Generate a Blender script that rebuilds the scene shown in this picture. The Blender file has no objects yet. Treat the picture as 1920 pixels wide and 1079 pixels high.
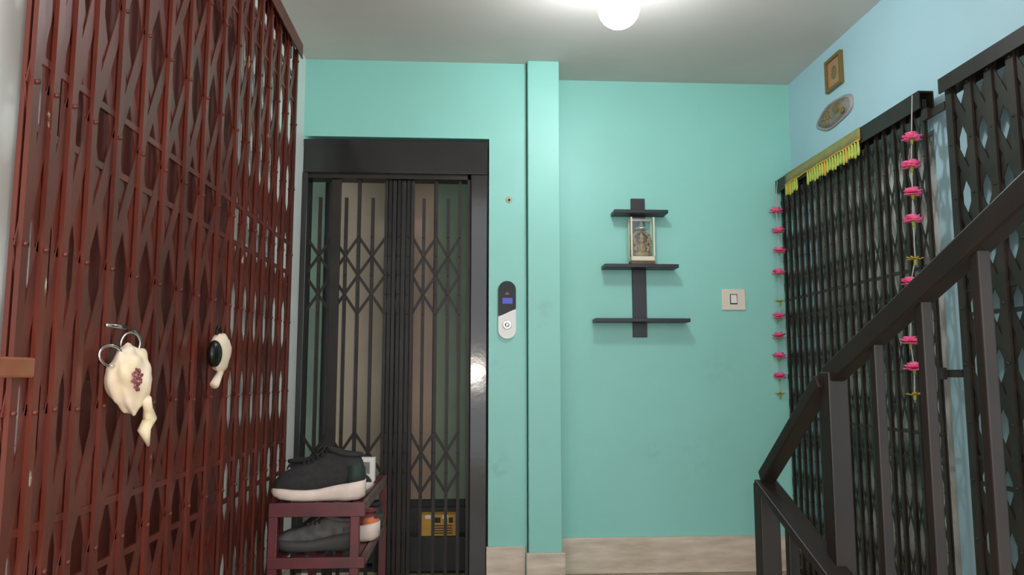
import bpy, math, random
from mathutils import Vector, Matrix, noise
C = bpy.context.scene.collection
rnd = random.Random(7)

# ------------------------------------------------------------------ camera
F = 1450.0
VPX, VPY = 878.0, 706.0
CAM = Vector((0.0, 0.0, 0.96))
PITCH = math.atan((VPY - 539.5) / F)
YAW = math.atan((960 - VPX) / F * math.cos(PITCH))
_r = Vector((math.cos(YAW), -math.sin(YAW), 0))
_w = Vector((math.sin(YAW) * math.cos(PITCH), math.cos(YAW) * math.cos(PITCH), math.sin(PITCH)))
_u = _r.cross(_w)

def ray(x, y):
    return _r * ((x - 960) / F) + _u * ((539.5 - y) / F) + _w
def hX(x, y, X):
    d = ray(x, y); return CAM + d * ((X - CAM.x) / d.x)
def hY(x, y, Y):
    d = ray(x, y); return CAM + d * ((Y - CAM.y) / d.y)

cam_d = bpy.data.cameras.new('camera')
cam_d.sensor_width = 36.0
cam_d.lens = F / 1920 * 36.0
cam_d.clip_start = 0.02
cam = bpy.data.objects.new('camera', cam_d); C.objects.link(cam)
cam.matrix_world = Matrix.Translation(CAM) @ Matrix((( _r.x, _u.x, -_w.x), (_r.y, _u.y, -_w.y), (_r.z, _u.z, -_w.z))).to_4x4()
bpy.context.scene.camera = cam

# ------------------------------------------------------------------ materials
def lin(c):
    def f(v):
        v /= 255.0
        return v / 12.92 if v <= 0.04045 else ((v + 0.055) / 1.055) ** 2.4
    return (f(c[0]), f(c[1]), f(c[2]), 1.0)

def mat(name, col, rough=0.5, metal=0.0, var=0.0, vscale=6.0, col2=None, bump=0.0, bscale=60.0,
        chip=None, chip_amt=0.0, chip_scale=9.0, stretch=None, emit=None, estr=0.0, spec=0.5, coat=0.0):
    m = bpy.data.materials.new(name); m.use_nodes = True
    nt = m.node_tree; n = nt.nodes; l = nt.links
    b = n['Principled BSDF']
    b.inputs['Base Color'].default_value = lin(col)
    b.inputs['Roughness'].default_value = rough
    b.inputs['Metallic'].default_value = metal
    b.inputs['Specular IOR Level'].default_value = spec
    b.inputs['Coat Weight'].default_value = coat
    if emit:
        b.inputs['Emission Color'].default_value = lin(emit); b.inputs['Emission Strength'].default_value = estr
    if var > 0 or chip or bump > 0:
        tc = n.new('ShaderNodeTexCoord'); mp = n.new('ShaderNodeMapping')
        l.new(tc.outputs['Object'], mp.inputs['Vector'])
        if stretch: mp.inputs['Scale'].default_value = stretch
        out = None
        if var > 0:
            t = n.new('ShaderNodeTexNoise'); t.inputs['Scale'].default_value = vscale; t.inputs['Detail'].default_value = 6
            l.new(mp.outputs['Vector'], t.inputs['Vector'])
            mx = n.new('ShaderNodeMix'); mx.data_type = 'RGBA'
            c2 = col2 or tuple(v * (1 - var) for v in col)
            mx.inputs['A'].default_value = lin(col); mx.inputs['B'].default_value = lin(c2)
            rp = n.new('ShaderNodeMapRange'); rp.inputs['From Min'].default_value = .35; rp.inputs['From Max'].default_value = .68
            l.new(t.outputs['Fac'], rp.inputs['Value']); l.new(rp.outputs['Result'], mx.inputs['Factor'])
            out = mx.outputs['Result']
        if chip:
            t = n.new('ShaderNodeTexNoise'); t.inputs['Scale'].default_value = chip_scale; t.inputs['Detail'].default_value = 8
            t.inputs['Roughness'].default_value = .65
            l.new(mp.outputs['Vector'], t.inputs['Vector'])
            rp = n.new('ShaderNodeMapRange'); rp.inputs['From Min'].default_value = 1 - chip_amt; rp.inputs['From Max'].default_value = 1 - chip_amt + .03
            l.new(t.outputs['Fac'], rp.inputs['Value'])
            mx = n.new('ShaderNodeMix'); mx.data_type = 'RGBA'
            if out: l.new(out, mx.inputs['A'])
            else: mx.inputs['A'].default_value = lin(col)
            mx.inputs['B'].default_value = lin(chip)
            l.new(rp.outputs['Result'], mx.inputs['Factor']); out = mx.outputs['Result']
        if out: l.new(out, b.inputs['Base Color'])
        if bump > 0:
            t = n.new('ShaderNodeTexNoise'); t.inputs['Scale'].default_value = bscale; t.inputs['Detail'].default_value = 4
            l.new(mp.outputs['Vector'], t.inputs['Vector'])
            bp = n.new('ShaderNodeBump'); bp.inputs['Strength'].default_value = bump; bp.inputs['Distance'].default_value = .002
            l.new(t.outputs['Fac'], bp.inputs['Height']); l.new(bp.outputs['Normal'], b.inputs['Normal'])
    return m

def glass(name):
    m = bpy.data.materials.new(name); m.use_nodes = True
    nt = m.node_tree; n = nt.nodes; l = nt.links
    for x in list(n):
        if x.type == 'BSDF_PRINCIPLED': n.remove(x)
    o = [x for x in n if x.type == 'OUTPUT_MATERIAL'][0]
    a = n.new('ShaderNodeBsdfTransparent'); a.inputs['Color'].default_value = (.93, .97, .95, 1)
    g = n.new('ShaderNodeBsdfGlossy'); g.inputs['Roughness'].default_value = .05
    mx = n.new('ShaderNodeMixShader'); mx.inputs['Fac'].default_value = .03
    l.new(a.outputs[0], mx.inputs[1]); l.new(g.outputs[0], mx.inputs[2]); l.new(mx.outputs[0], o.inputs['Surface'])
    return m

M = dict(
    teal=mat('teal_paint', (146, 209, 198), .45, var=.04, vscale=1.6, col2=(141, 202, 188), bump=.06, bscale=35),
    blue=mat('pale_blue_paint', (176, 211, 221), .5, var=.03, vscale=2, bump=.05, bscale=35),
    white=mat('off_white_paint', (238, 240, 234), .5, var=.03, vscale=2, bump=.05, bscale=35),
    ceil=mat('ceiling_paint', (214, 203, 197), .8, var=.03, vscale=2),
    stone=mat('marble_skirting', (224, 206, 188), .35, var=.2, vscale=5, col2=(190, 172, 152), stretch=(1, 1, 5)),
    floor=mat('floor_stone', (176, 160, 132), .4, var=.2, vscale=4, col2=(140, 126, 102)),
    red=mat('red_oxide_paint', (108, 45, 32), .32, var=.35, vscale=5, col2=(76, 33, 25), spec=.4, bump=.15, bscale=70, chip=(176, 170, 140), chip_amt=.35, chip_scale=14, stretch=(1, 1, .3)),
    redplain=mat('red_oxide_bar', (102, 43, 31), .34, var=.35, vscale=6, col2=(74, 33, 26), spec=.4, bump=.15, bscale=70),
    bracket=mat('red_oxide_hasp', (122, 52, 36), .4, var=.25, vscale=14, col2=(140, 84, 56)),
    wooddoor=mat('door_red_brown', (122, 52, 42), .45, var=.3, vscale=3, stretch=(1, 1, .15)),
    black=mat('black_gate_paint', (54, 44, 37), .42, var=.25, vscale=8, col2=(36, 31, 28), bump=.15, bscale=80, spec=.3, chip=(120, 112, 104), chip_amt=.26, chip_scale=24),
    blackbar=mat('black_gate_bar', (48, 41, 36), .42, var=.25, vscale=8, bump=.15, bscale=80, spec=.3),
    darkdoor=mat('dark_flush_door', (214, 212, 204), .6, var=.5, vscale=5, col2=(120, 120, 114)),
    frame=mat('lift_frame_black', (46, 45, 44), .12, var=.15, vscale=5, bump=.12, bscale=30),
    liftbar=mat('lift_gate_brown', (36, 30, 26), .45, var=.25, vscale=8, col2=(48, 41, 36), spec=.3),
    carbeige=mat('lift_car_beige', (142, 128, 108), .5, var=.12, vscale=3),
    cargreen=mat('lift_car_green', (116, 130, 106), .5, var=.12, vscale=3),
    carpink=mat('lift_car_brown', (160, 132, 112), .5, var=.1, vscale=3),
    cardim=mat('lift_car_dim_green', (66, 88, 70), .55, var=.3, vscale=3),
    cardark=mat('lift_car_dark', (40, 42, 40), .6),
    steel=mat('steel', (170, 168, 160), .3, 1.0),
    chrome=mat('chrome', (215, 215, 212), .12, 1.0),
    shelf=mat('black_laminate', (38, 35, 40), .4, var=.1, vscale=20, stretch=(1, 1, .1)),
    rail=mat('handrail_brown', (38, 28, 24), .45, spec=.35, var=.25, vscale=7, col2=(29, 23, 20), bump=.2, bscale=50, chip=(96, 76, 70), chip_amt=.27, chip_scale=16),
    plate=mat('switch_ivory', (226, 214, 196), .35),
    rocker=mat('switch_white', (232, 230, 222), .3),
    dark=mat('dark_line', (40, 38, 36), .6),
    cloth=mat('cream_cloth', (238, 214, 194), .9, var=.15, vscale=14, col2=(226, 204, 164), bump=.6, bscale=60),
    stain=mat('maroon_print', (96, 40, 52), .9, var=.4, vscale=150, col2=(160, 96, 96)),
    lock=mat('dark_padlock', (40, 36, 32), .28, .6),
    shoe=mat('black_knit', (44, 42, 42), .85, var=.25, vscale=60, bump=.6, bscale=220),
    shoegrn=mat('dark_green_heel', (30, 44, 40), .7),
    sole=mat('white_rubber_sole', (228, 206, 192), .6, var=.08, vscale=20),
    soled=mat('dark_rubber_sole', (60, 58, 56), .7),
    greysh=mat('grey_mesh', (96, 92, 90), .85, var=.3, vscale=30, bump=.5, bscale=200),
    lining=mat('orange_lining', (214, 120, 70), .8, var=.15, vscale=40),
    maroon=mat('maroon_upper', (96, 34, 44), .6),
    lace=mat('black_lace', (30, 29, 30), .9),
    rack=mat('maroon_rack_paint', (98, 36, 42), .4, var=.25, vscale=9, bump=.1, bscale=60),
    rackend=mat('worn_rack_paint', (112, 82, 78), .5, var=.3, vscale=14, col2=(84, 50, 48)),
    gold=mat('antique_gold', (196, 156, 104), .5, 0, var=.5, vscale=55, col2=(140, 96, 62)),
    silver=mat('silver_tin', (206, 204, 200), .3, .6),
    casewhite=mat('case_cream', (224, 212, 190), .5),
    casedark=mat('case_brown', (116, 88, 60), .6, var=.3, vscale=60),
    pict=mat('picture_gold', (168, 140, 92), .45, var=.35, vscale=32, col2=(176, 120, 92)),
    pictframe=mat('picture_frame_brass', (128, 106, 58), .4, .3),
    sprig=mat('sprig_olive', (134, 126, 86), .7, var=.3, vscale=60),
    oval=mat('oval_grey', (136, 128, 120), .5, var=.35, vscale=40, col2=(112, 104, 92)),
    ovalpink=mat('oval_pink_rim', (160, 152, 152), .5),
    ovalbrown=mat('oval_ochre', (146, 124, 84), .6, var=.4, vscale=60),
    pink=mat('pink_petals', (242, 70, 136), .7, var=.2, vscale=60, col2=(246, 130, 170)),
    leafy=mat('green_calyx', (150, 156, 60), .7),
    yellow=mat('yellow_petals', (206, 170, 50), .7, var=.2, vscale=70),
    string=mat('white_thread', (180, 176, 170), .8),
    tband=mat('embroidered_band', (146, 142, 78), .85, var=.6, vscale=22, col2=(120, 128, 92), chip=(176, 116, 60), chip_amt=.42, chip_scale=26),
    tpend=mat('yellow_green_pendant', (196, 196, 72), .8, var=.3, vscale=60, col2=(150, 176, 90)),
    tpend2=mat('orange_pendant', (214, 160, 60), .8),
    ycart=mat('yellow_carton', (214, 160, 64), .6, var=.1, vscale=20),
    panelb=mat('gloss_black_panel', (14, 17, 19), .2, spec=.25),
    panelw=mat('gloss_white_panel', (232, 228, 220), .3),
    disp=mat('blue_display', (30, 34, 110), .3, emit=(50, 60, 190), estr=.5),
    dispr=mat('red_display', (90, 40, 50), .3, emit=(190, 80, 90), estr=.25),
    plug=mat('beige_filler', (188, 180, 158), .8),
    glow=mat('lit_bulb', (255, 255, 255), .5, emit=(240, 250, 255), estr=72),
    base=mat('lamp_base_white', (225, 225, 222), .5),
    glass=glass('thin_glass'),
)

def scuff(m, spots):
    """faint grey smudges of worn dirt at fixed places of the painted wall"""
    nt = m.node_tree; n = nt.nodes; l = nt.links; b = n['Principled BSDF']
    src = b.inputs['Base Color'].links[0].from_socket
    tc = n.new('ShaderNodeTexCoord'); acc = None
    nz = n.new('ShaderNodeTexNoise'); nz.inputs['Scale'].default_value = 28; nz.inputs['Detail'].default_value = 5
    l.new(tc.outputs['Object'], nz.inputs['Vector'])
    for p, r, a in spots:
        d = n.new('ShaderNodeVectorMath'); d.operation = 'DISTANCE'; d.inputs[1].default_value = p
        l.new(tc.outputs['Object'], d.inputs[0])
        mr = n.new('ShaderNodeMapRange'); mr.interpolation_type = 'SMOOTHSTEP'
        mr.inputs['From Min'].default_value = 0; mr.inputs['From Max'].default_value = r
        mr.inputs['To Min'].default_value = a * .4; mr.inputs['To Max'].default_value = 0
        l.new(d.outputs['Value'], mr.inputs['Value'])
        if acc is None: acc = mr.outputs['Result']
        else:
            ad = n.new('ShaderNodeMath'); l.new(acc, ad.inputs[0]); l.new(mr.outputs['Result'], ad.inputs[1]); acc = ad.outputs[0]
    rp = n.new('ShaderNodeMapRange'); rp.inputs['From Min'].default_value = .42; rp.inputs['From Max'].default_value = .62
    l.new(nz.outputs['Fac'], rp.inputs['Value'])
    mu = n.new('ShaderNodeMath'); mu.operation = 'MULTIPLY'; l.new(acc, mu.inputs[0]); l.new(rp.outputs['Result'], mu.inputs[1])
    mx = n.new('ShaderNodeMix'); mx.data_type = 'RGBA'; l.new(src, mx.inputs['A']); mx.inputs['B'].default_value = lin((92, 128, 116))
    l.new(mu.outputs[0], mx.inputs['Factor']); l.new(mx.outputs['Result'], b.inputs['Base Color'])

# ------------------------------------------------------------------ mesh builder
class MB:
    def __init__(s): s.v = []; s.f = []; s.smooth = []
    def add(s, vs, fs, smooth=False):
        o = len(s.v); s.v += [Vector(x) for x in vs]
        s.f += [tuple(i + o for i in q) for q in fs]; s.smooth += [smooth] * len(fs)
        return s
    def box(s, a, b):
        x0, x1 = sorted((a[0], b[0])); y0, y1 = sorted((a[1], b[1])); z0, z1 = sorted((a[2], b[2]))
        return s.add([(x0, y0, z0), (x1, y0, z0), (x1, y1, z0), (x0, y1, z0), (x0, y0, z1), (x1, y0, z1), (x1, y1, z1), (x0, y1, z1)],
                     [(0, 3, 2, 1), (4, 5, 6, 7), (0, 1, 5, 4), (1, 2, 6, 5), (2, 3, 7, 6), (3, 0, 4, 7)])
    def bar(s, p, q, n, w, t):
        """flat bar from p to q; n = thickness direction, w = width across, t = thickness along n"""
        p = Vector(p); q = Vector(q); d = (q - p).normalized(); n = Vector(n)
        n = (n - d * n.dot(d)).normalized(); c = d.cross(n)
        a = c * (w / 2); b = n * (t / 2)
        return s.add([p - a - b, p + a - b, p + a + b, p - a + b, q - a - b, q + a - b, q + a + b, q - a + b],
                     [(0, 3, 2, 1), (4, 5, 6, 7), (0, 1, 5, 4), (1, 2, 6, 5), (2, 3, 7, 6), (3, 0, 4, 7)])
    def tube(s, pts, r, seg=8, closed=False):
        pts = [Vector(p) for p in pts]; n = len(pts); vs = []; fs = []
        rr = r if isinstance(r, (list, tuple)) else [r] * n
        ref = None
        for i, p in enumerate(pts):
            if closed: d = pts[(i + 1) % n] - pts[i - 1]
            else: d = pts[min(i + 1, n - 1)] - pts[max(i - 1, 0)]
            d.normalize()
            if ref is None:
                ref = Vector((0, 0, 1)) if abs(d.z) < .9 else Vector((1, 0, 0))
            a = (ref - d * ref.dot(d)).normalized(); ref = a; b = d.cross(a)
            for k in range(seg):
                t = 2 * math.pi * k / seg
                vs.append(p + (a * math.cos(t) + b * math.sin(t)) * rr[i])
        for i in range(n if closed else n - 1):
            j = (i + 1) % n
            for k in range(seg):
                k2 = (k + 1) % seg
                fs.append((i * seg + k, i * seg + k2, j * seg + k2, j * seg + k))
        if not closed:
            fs.append(tuple(range(seg))[::-1]); fs.append(tuple((n - 1) * seg + k for k in range(seg)))
        return s.add(vs, fs, True)
    def cyl(s, p, q, r, seg=12): return s.tube([p, q], r, seg)
    def ball(s, c, r, seg=14, rings=9, sq=(1, 1, 1), fn=None):
        c = Vector(c); vs = []; fs = []
        for i in range(rings + 1):
            th = math.pi * i / rings
            for k in range(seg):
                ph = 2 * math.pi * k / seg
                v = Vector((math.sin(th) * math.cos(ph) * sq[0], math.sin(th) * math.sin(ph) * sq[1], math.cos(th) * sq[2]))
                if fn: v = fn(v)
                vs.append(c + v * r)
        for i in range(rings):
            for k in range(seg):
                k2 = (k + 1) % seg
                fs.append((i * seg + k, (i + 1) * seg + k, (i + 1) * seg + k2, i * seg + k2))
        return s.add(vs, fs, True)
    def lathe(s, c, prof, axis='z', seg=24):
        c = Vector(c); vs = []; fs = []; n = len(prof)
        for r, h in prof:
            for k in range(seg):
                t = 2 * math.pi * k / seg
                a, b = r * math.cos(t), r * math.sin(t)
                vs.append(c + (Vector((a, b, h)) if axis == 'z' else Vector((a, -h, b)) if axis == '-y' else Vector((-h, a, b))))
        for i in range(n - 1):
            for k in range(seg):
                k2 = (k + 1) % seg
                fs.append((i * seg + k, i * seg + k2, (i + 1) * seg + k2, (i + 1) * seg + k))
        fs.append(tuple(range(seg))[::-1]); fs.append(tuple((n - 1) * seg + k for k in range(seg)))
        return s.add(vs, fs, True)
    def prism(s, pts, ext):
        n = len(pts); ext = Vector(ext)
        vs = [Vector(p) for p in pts] + [Vector(p) + ext for p in pts]
        return s.add(vs, [tuple(range(n))[::-1], tuple(range(n, 2 * n))] + [(i, (i + 1) % n, n + (i + 1) % n, n + i) for i in range(n)])
    def loft(s, secs, closed=True, caps=True):
        n = len(secs[0]); vs = [p for q in secs for p in q]; fs = []
        for i in range(len(secs) - 1):
            for k in range(n if closed else n - 1):
                k2 = (k + 1) % n
                fs.append((i * n + k, i * n + k2, (i + 1) * n + k2, (i + 1) * n + k))
        if caps:
            fs.append(tuple(range(n))[::-1]); fs.append(tuple((len(secs) - 1) * n + k for k in range(n)))
        return s.add(vs, fs, True)
    def xf(s, m):
        s.v = [m @ v for v in s.v]; return s
    def build(s, name, m, parent=None, origin=None, bevel=0, kind=None, label=None):
        if parent is not None:
            root = parent
            while root.parent: root = root.parent
            o0 = Vector(root['_o'])
        else: o0 = Vector(origin) if origin is not None else Vector((0, 0, 0))
        me = bpy.data.meshes.new(name)
        me.from_pydata([tuple(v - o0) for v in s.v], [], s.f)
        me.polygons.foreach_set('use_smooth', s.smooth); me.update()
        import bmesh
        bm = bmesh.new(); bm.from_mesh(me); bmesh.ops.recalc_face_normals(bm, faces=bm.faces); bm.to_mesh(me); bm.free()
        me.materials.append(M[m] if isinstance(m, str) else m)
        ob = bpy.data.objects.new(name, me); C.objects.link(ob)
        if parent is not None: ob.parent = parent
        else: ob.location = o0; ob['_o'] = tuple(o0)
        if bevel:
            b = ob.modifiers.new('bevel', 'BEVEL'); b.width = bevel; b.segments = 2; b.limit_method = 'ANGLE'
        if kind: ob['kind'] = kind
        if label: ob['label'] = label
        return ob

def thing(name, loc, label, cat, group=None):
    o = bpy.data.objects.new(name, None); C.objects.link(o); o.location = loc; o['_o'] = tuple(loc)
    o.empty_display_size = .05
    o['label'] = label; o['category'] = cat
    if group: o['group'] = group
    return o
def tag(o, label, cat, group=None):
    o['label'] = label; o['category'] = cat
    if group: o['group'] = group
    return o
def struct(mb, name, m, label=None, origin=None, bevel=0):
    return mb.build(name, m, None, origin, bevel, kind='structure', label=label)

# ------------------------------------------------------------------ room
Y1, YP, Y2 = 3.70, 3.655, 3.90          # back wall by the lift, pilaster face, recessed back wall
ZC = 2.51
XL = hY(571, 200, Y1).x                 # left wall
XR = hY(1479, 200, Y2).x                # right wall
XD = hY(917, 400, Y1).x                 # right edge of the lift frame
XP0 = hY(990, 400, YP).x; XP1 = hY(1050, 400, YP).x
ZD = hY(760, 258, Y1).z                 # top of the lift frame
YB = 0.1                               # the landing runs on behind the camera
scuff(M['teal'], [(hY(934, 872, Y1), .09, .7), (hY(1022, 578, YP), .06, .5), (hY(1015, 610, YP), .03, .6), (hY(1345, 695, Y2), .12, .3),
                  (hY(1224, 846, Y2), .07, .4), (hY(934, 684, Y1), .04, .5), (hY(922, 596, Y1), .025, .8), (hY(1300, 860, Y2), .25, .15)])
print('XL', XL, 'XR', XR, 'XD', XD, 'ZD', ZD, 'floor row', )

struct(MB().box((XL - .3, -1.6, -.1), (XR + .3, Y2 + 1.6, 0)), 'floor', 'floor', 'beige stone landing floor')
struct(MB().box((XL - .3, .7, ZC), (XR + .3, Y2 + .2, ZC + .1)), 'ceiling', 'ceil', 'plain grey white ceiling')
w = MB()
w.box((XL - .15, Y1, ZD), (XD, Y1 + .14, ZC)); w.box((XD, Y1, 0), (XP0 - .005, Y1 + .14, ZC))
w.box((XP0 - .005, Y1 + .05, 0), (XP0, Y1 + .14, ZC))
struct(w, 'wall_back', 'teal', 'teal wall around the lift opening')
struct(MB().box((XP0, YP, 0), (XP1, Y2, ZC)), 'trim_1', 'teal', 'narrow teal pilaster right of the lift', bevel=.004)
struct(MB().box((XP1, Y2, 0), (XR + .15, Y2 + .14, ZC)), 'wall_back_recess', 'teal', 'teal wall behind the black wall shelf')
# left wall with door opening
LY0, LY1, LZ = 1.47, 2.70, 2.22
w = MB(); T = .14
w.box((XL - T, YB, 0), (XL, LY0, ZC)); w.box((XL - T, LY1, 0), (XL, Y1, ZC)); w.box((XL - T, LY0, LZ), (XL, LY1, ZC))
struct(w, 'wall_left', 'white', 'off white wall behind the red gate')
d = struct(MB().box((XL - .08, LY0, 0), (XL - .04, LY1, LZ)), 'door_2', 'wooddoor', 'dark red brown door behind the red gate')
p = MB()
for (a, b) in ((.15, .95), (1.08, 2.05)):
    for (c0, c1) in ((LY0 + .12, (LY0 + LY1) / 2 - .05), ((LY0 + LY1) / 2 + .05, LY1 - .12)):
        p.box((XL - .04, c0, a), (XL - .03, c1, b))
p.build('door_panel', 'wooddoor', d, bevel=.004)
# right wall with door opening
RY0, RY1, RZ = 2.66, 3.70, 1.86
w = MB()
w.box((XR, YB, 0), (XR + T, RY0, ZC)); w.box((XR, RY1, 0), (XR + T, Y2, ZC)); w.box((XR, RY0, RZ), (XR + T, RY1, ZC))
struct(w, 'wall_right', 'blue', 'pale blue wall behind the black gates')
d = struct(MB().box((XR + .025, RY0, 0), (XR + .065, RY1, RZ)), 'door_3', 'darkdoor', 'dark grey door behind the flowered gate')
p = MB()
for (a, b) in ((.15, .85), (.98, 1.72)): p.box((XR + .025, RY0 + .14, a), (XR + .015, RY1 - .14, b))
p.build('door_panel', 'darkdoor', d, bevel=.004)
# skirting
zs = .96 - (1018 - VPY) / F * Y1 + .012
struct(MB().box((XD - .008, Y1 - .018, 0), (XP0 - .013, Y1, zs)), 'baseboard_back', 'stone', 'beige marble skirting beside the lift', bevel=.003)
struct(MB().box((XP0 - .012, YP - .02, 0), (XP1 + .012, YP, zs - .02)), 'baseboard_pilaster', 'stone', 'beige marble skirting round the pilaster', bevel=.003)
zr = hY(1230, 1008, Y2 - .02).z
struct(MB().box((XP1, Y2 - .02, 0), (XR, Y2, zr)), 'baseboard_back_recess', 'stone', 'beige marble skirting under the wall shelf', bevel=.003)
struct(MB().box((XL, LY1 + .02, 0), (XL + .012, Y1 - .05, .12)), 'baseboard_left', 'stone', bevel=.003)

# ------------------------------------------------------------------ lift opening
yf = Y1 - .004
zi = hY(760, 326, Y1).z; xi0 = hY(576, 400, Y1).x; xi1 = hY(882, 400, Y1).x
fr = struct(MB().box((XL, yf, zi), (XD - .006, yf + .12, ZD - .014)), 'door_1', 'frame', 'black steel frame of the lift opening', bevel=.006)
MB().box((XL, yf, 0), (xi0, yf + .12, zi)).build('door_jamb', 'frame', fr, bevel=.004)
MB().box((xi1, yf, 0), (XD - .006, yf + .12, zi)).build('door_jamb', 'frame', fr, bevel=.006)
MB().box((xi1 - .014, yf + .02, .03), (xi1, yf + .1, zi)).build('door_stop', 'blackbar', fr)
MB().box((xi0, yf + .02, 0), (xi1, yf + .13, .018)).build('door_sill', 'steel', fr, bevel=.003)
MB().box((xi0, yf + .02, zi - .022), (xi1, yf + .11, zi)).build('top_track', 'blackbar', fr)

# car behind
CX0, CX1, CY0, CY1, CZ = XL - .12, XD + .10, 3.98, 5.0, 2.25
car = thing('lift_car', ((CX0 + CX1) / 2, (CY0 + CY1) / 2, 0), 'dim lift car with beige and green panels behind the brown lattice gate', 'lift car')
MB().box((CX0, CY1, 0), (CX1, CY1 + .03, CZ)).build('back_panel', 'carbeige', car)
MB().box((CX0 - .03, CY0, 0), (CX0, CY1, CZ)).build('side_panel', 'cargreen', car)
MB().box((CX1, CY0, 0), (CX1 + .03, CY1, CZ)).build('side_panel', 'cargreen', car)
MB().box((CX0, CY0, 0), (CX1, CY1, .012)).build('car_floor', 'cardark', car)
MB().box((CX0, CY0, CZ), (CX1, CY1, CZ + .03)).build('car_ceiling', 'cardark', car)
# folding panels of the car door seen between the pickets (set just inside the car)
yq = CY0 + .05
def strip(px0, px1, m, z0, z1, y=yq):
    x0 = hY(px0, 600, y).x; x1 = hY(px1, 600, y).x
    MB().box((x0, y, z0), (x1, y + .02, z1)).build('door_leaf', m, car, bevel=.003)
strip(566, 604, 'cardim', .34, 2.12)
strip(634, 666, 'carbeige', .34, 2.12)
strip(669, 722, 'carbeige', .34, 2.12)
strip(772, 812, 'carpink', .34, 2.12)
strip(815, 878, 'cargreen', .34, 2.12)
x0 = hY(560, 600, yq).x; x1 = hY(885, 600, yq).x
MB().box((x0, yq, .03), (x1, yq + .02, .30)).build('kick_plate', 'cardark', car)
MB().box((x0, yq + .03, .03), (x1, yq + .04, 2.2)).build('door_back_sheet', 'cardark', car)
# yellow carton on the floor between the two gates' plinth
c0 = hY(790, 1003, yq - .04); c1 = hY(855, 962, yq - .04)
MB().box((hY(700, 1000, yq - .1).x, yq - .11, .012), (hY(880, 1000, yq - .1).x, yq - .005, c0.z)).build('inner_step', 'cardark', car, bevel=.004)
ct = thing('yellow_carton', ((c0.x + c1.x) / 2, yq - .05, c0.z), 'small yellow carton low behind the lift gate', 'box')
zc0, zc1 = c0.z + .001, c1.z
MB().box((c0.x, yq - .09, zc0), (c1.x, yq - .01, zc1)).build('carton_body', 'ycart', ct, bevel=.003)
m_ = MB(); wd = c1.x - c0.x
for k in range(4): m_.box((c0.x + wd * .36, yq - .0915, zc0 + .012 + k * .012), (c0.x + wd * .9, yq - .09, zc0 + .017 + k * .012))
m_.build('print_lines', 'dark', ct)
for cx in (.12, .62): MB().box((c0.x + wd * cx, yq - .0915, zc1 - .02), (c0.x + wd * (cx + .16), yq - .09, zc1 - .002)).build('print_white_patch', 'panelw', ct)
for cx, cw in ((.34, .22), (.80, .12)): MB().box((c0.x + wd * cx, yq - .0915, zc1 - .04), (c0.x + wd * (cx + cw), yq - .09, zc1 - .014)).build('print_dark_patch', 'dark', ct)

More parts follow.
